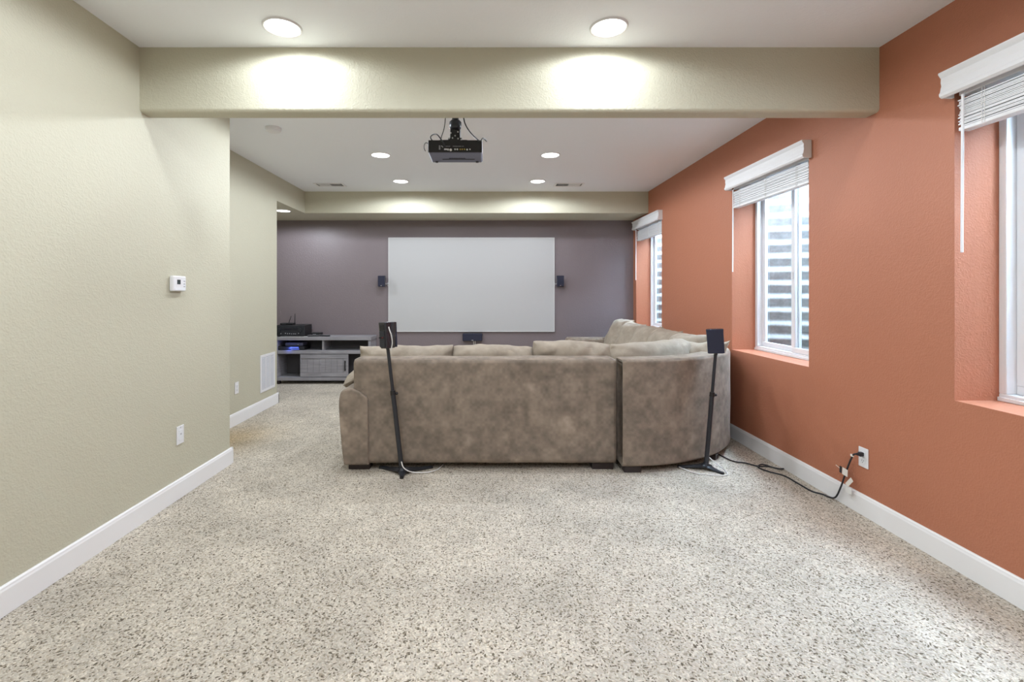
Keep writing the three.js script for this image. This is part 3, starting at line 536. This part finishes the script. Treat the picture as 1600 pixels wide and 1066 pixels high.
// ---------------------------------------------------------------- projector hung from the ceiling
{
  const W = 0.380, Hh = 0.090, D = 0.25, yb = 2.306, d0 = 3.345, xc = -0.215;
  const t = thing('projector', 'black and grey projector hanging upside down from the ceiling behind the beam', 'projector', [xc, yb, -d0]);
  const body = profileZ([[-W / 2, 0.010], [-W / 2 + 0.010, 0], [W / 2 - 0.010, 0], [W / 2, 0.010], [W / 2, Hh - 0.012], [W / 2 - 0.010, Hh], [-W / 2 + 0.010, Hh], [-W / 2, Hh - 0.012]], 0.002, D, 0.006);
  // narrows a little to the lens end
  obj('housing', body, M.greyBody, t);
  const label = printed(1024, 240, (c, w, h) => {
    c.fillStyle = '#15151b'; c.fillRect(0, 0, w, h);
    c.fillStyle = '#c9c9d2'; const r = rng(5);
    for (const [x, y, n, s] of [[330, 118, 5, 9], [470, 118, 11, 9]]) for (let k = 0; k < n; k++) c.fillRect(x + k * 20, y, 6 + 10 * r(), s);
    for (let k = 0; k < 6; k++) c.fillRect(198, 108 + k * 15, 30, 7);
    c.fillRect(244, 112, 22, 14); c.fillRect(262, 130, 18, 14); c.fillRect(300, 168, 58, 34);
  });
  const rear = new THREE.PlaneGeometry(W - 0.012, Hh - 0.010);
  const rg = obj('rear_panel', bx(W - 0.006, Hh - 0.006, 0.006, 0, Hh / 2, 0.0015, 0.002), M.black, t);
  const face = new THREE.Mesh(move(rear, 0, Hh / 2, 0.0048), new THREE.MeshStandardMaterial({ map: label, roughness: 0.6 })); face.name = 'port_print'; rg.add(face);
  const conn = [[-0.048, 0.020, 0.010, M.silver], [-0.030, 0.018, 0.012, M.plastic], [0.0, 0.022, 0.008, M.silver], [0.016, 0.022, 0.008, M.silver], [0.036, 0.022, 0.006, std(0.5, 0.34, 0.06, 0.5)], [0.050, 0.022, 0.006, std(0.5, 0.34, 0.06, 0.5)], [0.066, 0.022, 0.006, std(0.5, 0.42, 0.08, 0.5)], [0.084, 0.020, 0.008, M.silver], [0.104, 0.022, 0.006, M.plastic]];
  for (const [x, y, r, m] of conn) obj('connector', cyl(r * 0.72, r * 0.72, 0.008, 0, 0, 0, 12).rotateX(Math.PI / 2).translate(x, y, 0.0065), m, rg);
  for (let k = 0; k < 7; k++) obj('vent_slot', bx(0.016, 0.003, 0.010, -0.045 + k * 0.017, -0.0005, -0.135, 0), M.slotDark, t);
  obj('vent_slot', bx(0.235, 0.003, 0.012, 0.015, -0.0005, -0.162, 0), M.slotDark, t);
  for (const x of [-0.15, 0.15]) obj('foot', cyl(0.012, 0.010, 0.008, x, -0.003, -0.225, 14), M.black, t);
  const lens = obj('lens_barrel', cyl(0.032, 0.034, 0.02, 0, 0, 0, 24).rotateX(Math.PI / 2).translate(-0.10, 0.045, -D - 0.006), M.gloss, t);
  // mount
  const m = thing('projector_mount', 'black ceiling bracket with joints and screws above the projector', 'projector mount', [xc - 0.005, yb + Hh, -(d0 + 0.11)]);
  const top = H - yb - Hh;
  obj('ceiling_plate', bx(0.13, 0.012, 0.13, 0, top - 0.006, 0, 0.003), M.metalBlack, m);
  obj('column', [cyl(0.024, 0.024, top - 0.10, 0, 0.09 + (top - 0.10) / 2, 0, 18), new THREE.LatheGeometry([[0.024, 0.105], [0.036, 0.11], [0.044, 0.125], [0.044, 0.16], [0.03, 0.175], [0.024, 0.18]].map(p => new THREE.Vector2(...p)), 20)], M.metalBlack, m);
  obj('swivel', [bx(0.075, 0.07, 0.055, 0, 0.07, 0, 0.008), bx(0.10, 0.026, 0.08, 0, 0.026, 0, 0.006)], M.black, m);
  for (const [a, b] of [[-1, -1], [1, -1], [-1, 1], [1, 1]]) obj('bracket_arm', rod([a * 0.03, 0.022, b * 0.02], [a * 0.085, 0.004, b * 0.075], 0.008, 0.007), M.metalBlack, m);
  for (const [x, y] of [[-0.03, 0.075], [0.02, 0.082], [-0.042, 0.032], [-0.018, 0.035], [0.022, 0.03], [0.044, 0.022], [0.0, 0.055]]) obj('screw', cyl(0.0055, 0.0055, 0.008, 0, 0, 0, 10).rotateX(Math.PI / 2).translate(x, y, y > 0.05 ? 0.030 : 0.043), M.silver, m);
  const Z = -d0;
  tag(obj('power_cable', tube([[0.005, 2.402, Z - 0.05], [-0.02, 2.41, Z - 0.01], [-0.04, 2.382, Z + 0.016], [-0.062, 2.40, Z + 0.004], [-0.11, 2.47, Z - 0.07], [-0.15, 2.545, Z - 0.10], [-0.165, 2.62, Z - 0.10]], 0.0045, 60), M.metalBlack), 'dark cable running from the ceiling mount down to the right side of the projector', 'cable', 'projector cables');
  tag(obj('video_cable', tube([[-0.285, 2.345, Z + 0.010], [-0.30, 2.375, Z + 0.028], [-0.335, 2.425, Z + 0.012], [-0.365, 2.442, Z - 0.02], [-0.392, 2.432, Z - 0.05], [-0.375, 2.408, Z - 0.07], [-0.33, 2.400, Z - 0.09], [-0.25, 2.405, Z - 0.10]], 0.0042, 70), M.metalBlack), 'looped dark cable arching over the left corner of the projector', 'cable', 'projector cables');
  tag(obj('signal_cable', tube([[-0.288, 2.737, Z - 0.12], [-0.292, 2.60, Z - 0.115], [-0.300, 2.52, Z - 0.11], [-0.318, 2.46, Z - 0.11], [-0.335, 2.415, Z - 0.11], [-0.36, 2.402, Z - 0.12]], 0.003, 50), M.metalBlack), 'thin dark cable hanging from the ceiling to the projector, left of the mount', 'cable', 'projector cables');
  tag(obj('antenna_lead', tube([[-0.410, 2.388, Z - 0.06], [-0.425, 2.392, Z - 0.05], [-0.436, 2.375, Z - 0.05], [-0.436, 2.350, Z - 0.05], [-0.428, 2.332, Z - 0.05]], 0.0026, 40), M.metalBlack), 'short thin cable end curling beside the left side of the projector', 'cable', 'projector cables');
}

// ---------------------------------------------------------------- smoke detector, ceiling registers, wall register
{
  const t = thing('smoke_detector', 'round white smoke detector on the far ceiling near the left wall', 'smoke detector', [-1.815, H, -4.10]);
  obj('base', new THREE.LatheGeometry([[0.066, 0], [0.067, -0.006], [0.065, -0.012], [0.0001, -0.012]].map(p => new THREE.Vector2(...p)), 40), M.plastic, t);
  obj('cover', new THREE.LatheGeometry([[0.060, -0.012], [0.061, -0.026], [0.055, -0.033], [0.030, -0.037], [0.0001, -0.038]].map(p => new THREE.Vector2(...p)), 40), M.plastic, t);
}
function ceilingRegister(label, x, depth, flip) {
  const t = thing('ceiling_register', label, 'air register', [x, H, -depth], 0, 'ceiling registers');
  const w = 0.38, d = 0.20, b = 0.026;
  obj('frame', [bx(w, 0.006, b, 0, -0.004, d / 2 - b / 2, 0.002), bx(w, 0.006, b, 0, -0.004, -d / 2 + b / 2, 0.002), bx(b, 0.006, d - 2 * b, w / 2 - b / 2, -0.004, 0, 0.002), bx(b, 0.006, d - 2 * b, -w / 2 + b / 2, -0.004, 0, 0.002), bx(0.014, 0.006, d - 2 * b, 0, -0.004, 0, 0.002)], M.trim, t);
  obj('duct', bx(w - 2 * b + 0.004, 0.0015, d - 2 * b + 0.004, 0, -0.0012, 0), M.slotDark, t);
  for (const s of [-1, 1]) for (let k = 0; k < 9; k++) {
    const steep = s * flip > 0;                       // one bank of blades shows its open side, the other its flat side
    const m = obj('blade', bx(0.0012, steep ? 0.0052 : 0.0012, d - 2 * b, 0, 0, 0), M.trim, t);
    if (!steep) { m.geometry = planarUV(bx(0.013, 0.0012, d - 2 * b, 0, 0, 0)); m.rotation.z = s * 0.12; }
    m.position.set(s * (0.018 + k * 0.0155), -0.0048, 0);
  }
}
ceilingRegister('white ceiling air register by the far soffit, on the left', -2.03, 6.25, 1);
ceilingRegister('white ceiling air register by the far soffit, on the right', 1.08, 6.25, -1);
{
  const t = thing('return_air_grille', 'white louvred return air grille low on the far left wall', 'air grille', [XF, 0.42, -5.535]);
  const w = 0.37, h = 0.42, b = 0.030;
  obj('frame', [bx(0.008, b, w, 0.0045, h / 2 - b / 2, 0, 0.002), bx(0.008, b, w, 0.0045, -h / 2 + b / 2, 0, 0.002), bx(0.008, h - 2 * b, b, 0.0045, 0, w / 2 - b / 2, 0.002), bx(0.008, h - 2 * b, b, 0.0045, 0, -w / 2 + b / 2, 0.002)], M.plastic, t);
  obj('backing', bx(0.0015, h - 2 * b, w - 2 * b, 0.0012, 0, 0), std(0.50, 0.52, 0.58, 0.8), t);
  for (const z of [-0.052, 0.052]) obj('divider', bx(0.007, h - 2 * b, 0.012, 0.005, 0, z, 0.001), M.plastic, t);
  for (let k = 0; k < 26; k++) { const m = obj('louvre', bx(0.0085, 0.0014, w - 2 * b, 0, 0, 0), M.plastic, t); m.position.set(0.0055, -h / 2 + b + 0.009 + k * 0.01362, 0); m.rotation.z = -0.65; }
}

// ---------------------------------------------------------------- wall plates and thermostat
function plate(name, label, category, x, y, depth, side, kind) {   // side: which way the plate faces along x
  const t = thing(name, label, category, [x, y, -depth], side > 0 ? Math.PI / 2 : -Math.PI / 2, 'white wall plates');
  obj('cover_plate', bx(0.072, 0.117, 0.006, 0, 0, 0.0035, 0.0022), M.plastic, t);
  if (kind === 'outlet') for (const s of [-1, 1]) {
    const r = obj('receptacle', bx(0.034, 0.029, 0.003, 0, s * 0.0195, 0.0075, 0.001), M.vinyl, t);
    for (const q of [-1, 1]) obj('slot', bx(0.002, 0.008, 0.002, q * 0.0065, s * 0.0195 + 0.002, 0.0085), M.slotDark, r);
    obj('slot', cyl(0.0026, 0.0026, 0.002, 0, 0, 0, 8).rotateX(Math.PI / 2).translate(0, s * 0.0195 - 0.008, 0.0085), M.slotDark, r);
  } else {
    obj('insert', bx(0.034, 0.067, 0.003, 0, 0, 0.0075, 0.001), M.vinyl, t);
    obj('jack', bx(0.012, 0.011, 0.002, 0, 0.006, 0.0092), M.plasticGrey, t);
  }
  obj('plate_screw', cyl(0.003, 0.003, 0.0015, 0, 0, 0, 8).rotateX(Math.PI / 2).translate(0, kind === 'outlet' ? 0 : 0.048, 0.0072), M.plasticGrey, t);
  return t;
}
plate('wall_jack', 'white jack plate on the near left wall, under the thermostat', 'wall plate', XL, 0.408, 3.118, 1, 'jack');
plate('wall_outlet', 'small white outlet on the far left wall beside the air grille', 'wall outlet', XF, 0.370, 4.845, 1, 'outlet');
plate('wall_outlet', 'white outlet on the orange wall with a black cord plugged in', 'wall outlet', XR, 0.345, 2.868, -1, 'outlet');
{
  const t = thing('thermostat', 'white thermostat with small dark display on the near left wall', 'thermostat', [XL, 1.389, -3.075], Math.PI / 2);
  obj('body', bx(0.128, 0.098, 0.030, 0, 0, 0.0165, 0.009, 4), M.plastic, t);
  obj('display', bx(0.031, 0.029, 0.002, -0.014, 0.010, 0.0322, 0.0005), M.lcd, t);
  for (const y of [0.016, -0.002, -0.018]) obj('button', bx(0.013, 0.006, 0.003, 0.042, y, 0.032, 0.001), M.plasticGrey, t);
  obj('lower_flap', bx(0.10, 0.016, 0.002, 0, -0.036, 0.032, 0.0008), M.vinyl, t);
}

// ---------------------------------------------------------------- media stand in the niche, with its electronics
const SD0 = 6.985, SD1 = 7.335, SX0 = -3.07, SX1 = -1.680;
{
  const t = thing('media_stand', 'weathered grey wooden media stand with sliding barn door by the plum wall', 'media stand', [0, 0, 0]);
  obj('top', box(SX0 - 0.012, SX1 + 0.012, 0.640, 0.690, SD0 - 0.012, SD1, 0.004), M.wood, t);
  obj('shelf', box(SX0 + 0.036, SX1 - 0.036, 0.442, 0.492, SD0, SD1 - 0.014, 0.003), M.wood, t);
  obj('bottom_shelf', box(SX0 + 0.036, SX1 - 0.036, 0.052, 0.100, SD0, SD1 - 0.014, 0.003), M.wood, t);
  for (const [a, b] of [[SX0, SX0 + 0.035], [SX1 - 0.035, SX1]]) obj('side_panel', box(a, b, 0.052, 0.639, SD0 + 0.002, SD1, 0.003), M.wood, t);
  obj('back_panel', box(SX0 + 0.036, SX1 - 0.036, 0.101, 0.639, SD1 - 0.013, SD1 - 0.002), M.stainDark, t);
  obj('divider', box(-2.392, -2.364, 0.493, 0.639, SD0 + 0.02, SD1 - 0.014, 0.002), M.wood, t);
  obj('partition', box(-2.395, -2.367, 0.101, 0.441, SD0 + 0.05, SD1 - 0.014, 0.002), M.wood, t);
  for (const x of [SX0 + 0.03, SX1 - 0.03]) for (const d of [SD0 + 0.04, SD1 - 0.05]) obj('foot', box(x - 0.03, x + 0.03, 0.001, 0.052, d - 0.03, d + 0.03, 0.003), M.darkWood, t);
  const door = obj('sliding_door', [box(-2.706, -2.006, 0.108, 0.436, SD0 + 0.014, SD0 + 0.024)], M.wood, t);
  obj('rail', box(-2.706, -2.006, 0.374, 0.436, SD0 + 0.004, SD0 + 0.0138, 0.002), M.wood, door);
  obj('rail', box(-2.706, -2.006, 0.108, 0.166, SD0 + 0.004, SD0 + 0.0138, 0.002), M.wood, door);
  for (const [a, b] of [[-2.706, -2.690], [-2.075, -2.006]]) obj('stile', box(a, b, 0.1665, 0.3735, SD0 + 0.0045, SD0 + 0.0138, 0.002), M.wood, door);
  for (let k = 0; k < 7; k++) { const x = -2.688 + k * 0.0871; obj('plank', box(x, x + 0.0845, 0.167, 0.373, SD0 + 0.009, SD0 + 0.0138, 0.002), M.wood, door); }
  const hd = obj('handle', [box(-2.058, -2.040, 0.195, 0.345, SD0 - 0.014, SD0 - 0.006, 0.003), box(-2.058, -2.040, 0.205, 0.222, SD0 - 0.007, SD0 + 0.004), box(-2.058, -2.040, 0.318, 0.335, SD0 - 0.007, SD0 + 0.004)], M.black, door);
}
{
  const t = thing('receiver', 'large black audio receiver on top of the media stand', 'receiver', [-2.865, 0.6905, -7.16], 0.02);
  const w = 0.43, h = 0.165, d = 0.30;
  obj('chassis', bx(w, h - 0.012, d, 0, h / 2 + 0.006, 0, 0.004), M.black, t);
  obj('front_panel', bx(w + 0.004, h - 0.016, 0.012, 0, h / 2 + 0.006, d / 2 + 0.006, 0.004), M.metalBlack, t);
  obj('display', bx(w * 0.5, 0.030, 0.003, 0, h * 0.68, d / 2 + 0.0125, 0.001), M.gloss, t);
  for (const x of [-0.155, 0.155]) obj('dial', cyl(0.027, 0.028, 0.02, 0, 0, 0, 24).rotateX(Math.PI / 2).translate(x, h * 0.58, d / 2 + 0.022), M.metalBlack, t);
  for (const [x, y] of [[-0.125, 0.045], [-0.06, 0.05], [-0.03, 0.045], [0.0, 0.045], [0.03, 0.042], [0.06, 0.042], [0.085, 0.042], [0.13, 0.05]]) obj('button', cyl(0.006, 0.006, 0.006, 0, 0, 0, 10).rotateX(Math.PI / 2).translate(x, y, d / 2 + 0.0145), M.plasticGrey, t);
  for (let k = 0; k < 8; k++) obj('vent_slot', bx(0.14, 0.002, 0.006, 0.08, h + 0.0005, -0.11 + k * 0.022), M.slotDark, t);
  for (const [x, z] of [[-0.17, -0.11], [0.17, -0.11], [-0.17, 0.11], [0.17, 0.11]]) obj('foot', cyl(0.018, 0.016, 0.012, x, 0.006, z, 14), M.black, t);
}
{
  const t = thing('wireless_router', 'small black router with two antennas on top of the receiver', 'router', [-2.955, 0.857, -7.16]);
  obj('case', bx(0.185, 0.024, 0.12, 0, 0.0125, 0, 0.006, 3), M.black, t);
  obj('antenna', [rod([0.082, 0.012, -0.055], [0.084, 0.16, -0.058], 0.0058, 0.0045), cyl(0.007, 0.007, 0.02, 0.082, 0.016, -0.060, 10)], M.black, t);
  obj('antenna', [rod([-0.015, 0.012, -0.062], [0.022, 0.125, -0.070], 0.0052, 0.0042)], M.black, t);
  for (let k = 0; k < 4; k++) obj('status_light', bx(0.006, 0.003, 0.002, -0.06 + k * 0.016, 0.014, 0.0605), M.plasticGrey, t);
}
{
  const t = thing('modem', 'flat black box on the media stand just right of the receiver', 'set-top box', [-2.545, 0.6905, -7.235]);
  obj('case', bx(0.135, 0.042, 0.12, 0, 0.023, 0, 0.006, 3), M.black, t);
  obj('indicator', bx(0.05, 0.004, 0.002, -0.02, 0.02, 0.0605), M.plasticGrey, t);
}
function remote(label, x, depth, turn, len) {
  const t = thing('remote_control', label, 'remote control', [x, 0.6905, -depth], turn, 'remote controls');
  obj('body', bx(0.045, 0.019, len, 0, 0.0098, 0, 0.007, 3), M.black, t);
  for (let k = 0; k < 7; k++) for (const q of [-1, 0, 1]) obj('button', bx(0.008, 0.003, 0.008, q * 0.012, 0.0200, -len * 0.4 + k * len * 0.125, 0.001), M.plasticGrey, t);
}
remote('black remote control at the end of the row on the media stand top', -2.385, 7.06, 1.35, 0.19);
remote('black remote control on the media stand top, next to the receiver', -2.535, 7.045, 1.65, 0.18);
tag(obj('paper_sheet', move(new THREE.BoxGeometry(0.40, 0.0012, 0.052), -2.80, 0.6912, -7.0), M.paper), 'white paper lying under the front of the receiver on the media stand', 'paper');
{
  const t = thing('disc_player', 'low black disc player with blue lights on the middle shelf of the media stand', 'disc player', [-2.865, 0.4925, -7.13]);
  obj('case', bx(0.43, 0.050, 0.25, 0, 0.030, 0, 0.005, 3), M.black, t);
  obj('front_panel', bx(0.424, 0.042, 0.006, 0, 0.030, 0.1275, 0.002), M.metalBlack, t);
  obj('blue_light', [bx(0.115, 0.010, 0.003, 0.075, 0.042, 0.1315, 0.001), bx(0.120, 0.007, 0.003, 0.080, 0.018, 0.1315, 0.001)], M.blueGlow, t);
  const pl = new THREE.PointLight(new THREE.Color().setRGB(0.12, 0.2, 1), 0.02); pl.position.set(0, 0.03, 0.16); t.add(pl);
  for (const x of [-0.16, 0.16]) obj('foot', cyl(0.014, 0.014, 0.008, x, 0.004, 0.06, 12), M.black, t);
  const u = thing('set_top_box', 'small dark box stacked on the disc player in the media stand', 'set-top box', [-2.825, 0.5485, -7.16]);
  obj('case', bx(0.26, 0.048, 0.19, 0, 0.024, 0, 0.006, 3), M.greyBody, u);
  obj('indicator', bx(0.012, 0.006, 0.003, 0.06, 0.022, 0.0955), M.plastic, u);
}

// ---------------------------------------------------------------- cables on the floor and by the outlet
tag(obj('speaker_wire', tube([[-0.700, 1.085, -3.455], [-0.692, 1.06, -3.448], [-0.682, 1.03, -3.452], [-0.678, 0.985, -3.470], [-0.682, 0.955, -3.490], [-0.695, 0.905, -3.507]], 0.0038, 40), M.wire), 'short white wire hooked from the back of the left stand speaker to its pole', 'wire');
tag(obj('speaker_wire', tube([[-0.618, 0.095, -3.510], [-0.602, 0.062, -3.492], [-0.565, 0.030, -3.500], [-0.515, 0.012, -3.520], [-0.46, 0.007, -3.530], [-0.405, 0.007, -3.55], [-0.36, 0.007, -3.60], [-0.33, 0.007, -3.70]], 0.0040, 60), M.wire), 'white wire curling off the foot of the left speaker stand onto the carpet', 'wire');
tag(obj('speaker_wire', tube([[1.676, 0.095, -3.600], [1.70, 0.070, -3.575], [1.745, 0.036, -3.545], [1.772, 0.012, -3.56], [1.755, 0.007, -3.49], [1.69, 0.007, -3.475], [1.62, 0.007, -3.49], [1.55, 0.007, -3.51], [1.50, 0.007, -3.57], [1.46, 0.007, -3.66]], 0.0040, 80), M.wire), 'white wire looping round the foot of the right speaker stand on the carpet', 'wire');
{
  const t = thing('electric_lead', 'black power cord running along the carpet up to the outlet on the orange wall', 'cord');
  obj('cord', tube([[1.86, 0.006, -4.02], [1.905, 0.006, -3.93], [1.942, 0.006, -3.776], [2.019, 0.006, -3.733], [2.075, 0.006, -3.665], [2.15, 0.006, -3.66], [2.205, 0.010, -3.60], [2.215, 0.020, -3.575], [2.19, 0.008, -3.61], [2.12, 0.014, -3.68], [2.065, 0.006, -3.64], [2.091, 0.006, -3.56], [2.157, 0.006, -3.473], [2.166, 0.006, -3.345], [2.174, 0.006, -3.205], [2.212, 0.006, -3.155], [2.222, 0.008, -3.105], [2.226, 0.030, -3.055], [2.228, 0.114, -3.012], [2.230, 0.189, -2.985], [2.230, 0.264, -2.955], [2.224, 0.328, -2.918], [2.215, 0.358, -2.888], [2.224, 0.366, -2.868]], 0.0052, 240, 8), M.metalBlack, t);
  const plug = obj('plug', [bx(0.026, 0.026, 0.024, 2.239, 0.3655, -2.868, 0.006, 3), rod([2.216, 0.3655, -2.868], [2.230, 0.3655, -2.868], 0.0075, 0.011)], M.metalBlack, t);
  obj('cord_clip', bx(0.008, 0.014, 0.022, 2.217, 0.345, -2.906, 0.002), M.tagPaper, t);
  const tg = thing('cord_tag', 'folded paper warning tag hanging on the black power cord by the outlet', 'tag');
  const sheet = (pts) => { const g = new THREE.BufferGeometry(); g.setAttribute('position', new THREE.Float32BufferAttribute(pts.flat(), 3)); g.setIndex([0, 1, 2, 0, 2, 3]); g.computeVertexNormals(); return g; };
  const slab = (c, w, h, ang) => { const g = new RoundedBoxGeometry(0.0012, h, w, 1, 0.0005); g.rotateX(ang); return move(g, ...c); };
  obj('wrap', slab([2.218, 0.222, -2.966], 0.044, 0.044, 0.08), M.tagPaper, tg);
  obj('end_print', slab([2.217, 0.226, -3.000], 0.020, 0.042, 0.05), M.slotDark, tg);
  obj('flap', slab([2.219, 0.172, -2.932], 0.026, 0.070, 0.70), M.tagPaper, tg);
  obj('tail', slab([2.222, 0.118, -2.943], 0.050, 0.036, -0.12), M.paper, tg);
  obj('tie', rod([2.216, 0.232, -3.008], [2.216, 0.240, -3.04], 0.0015), M.tagPaper, tg);
}

scene.traverse(o => { if (o.isMesh) { o.castShadow = true; o.receiveShadow = true; } });
renderer.render(scene, camera);
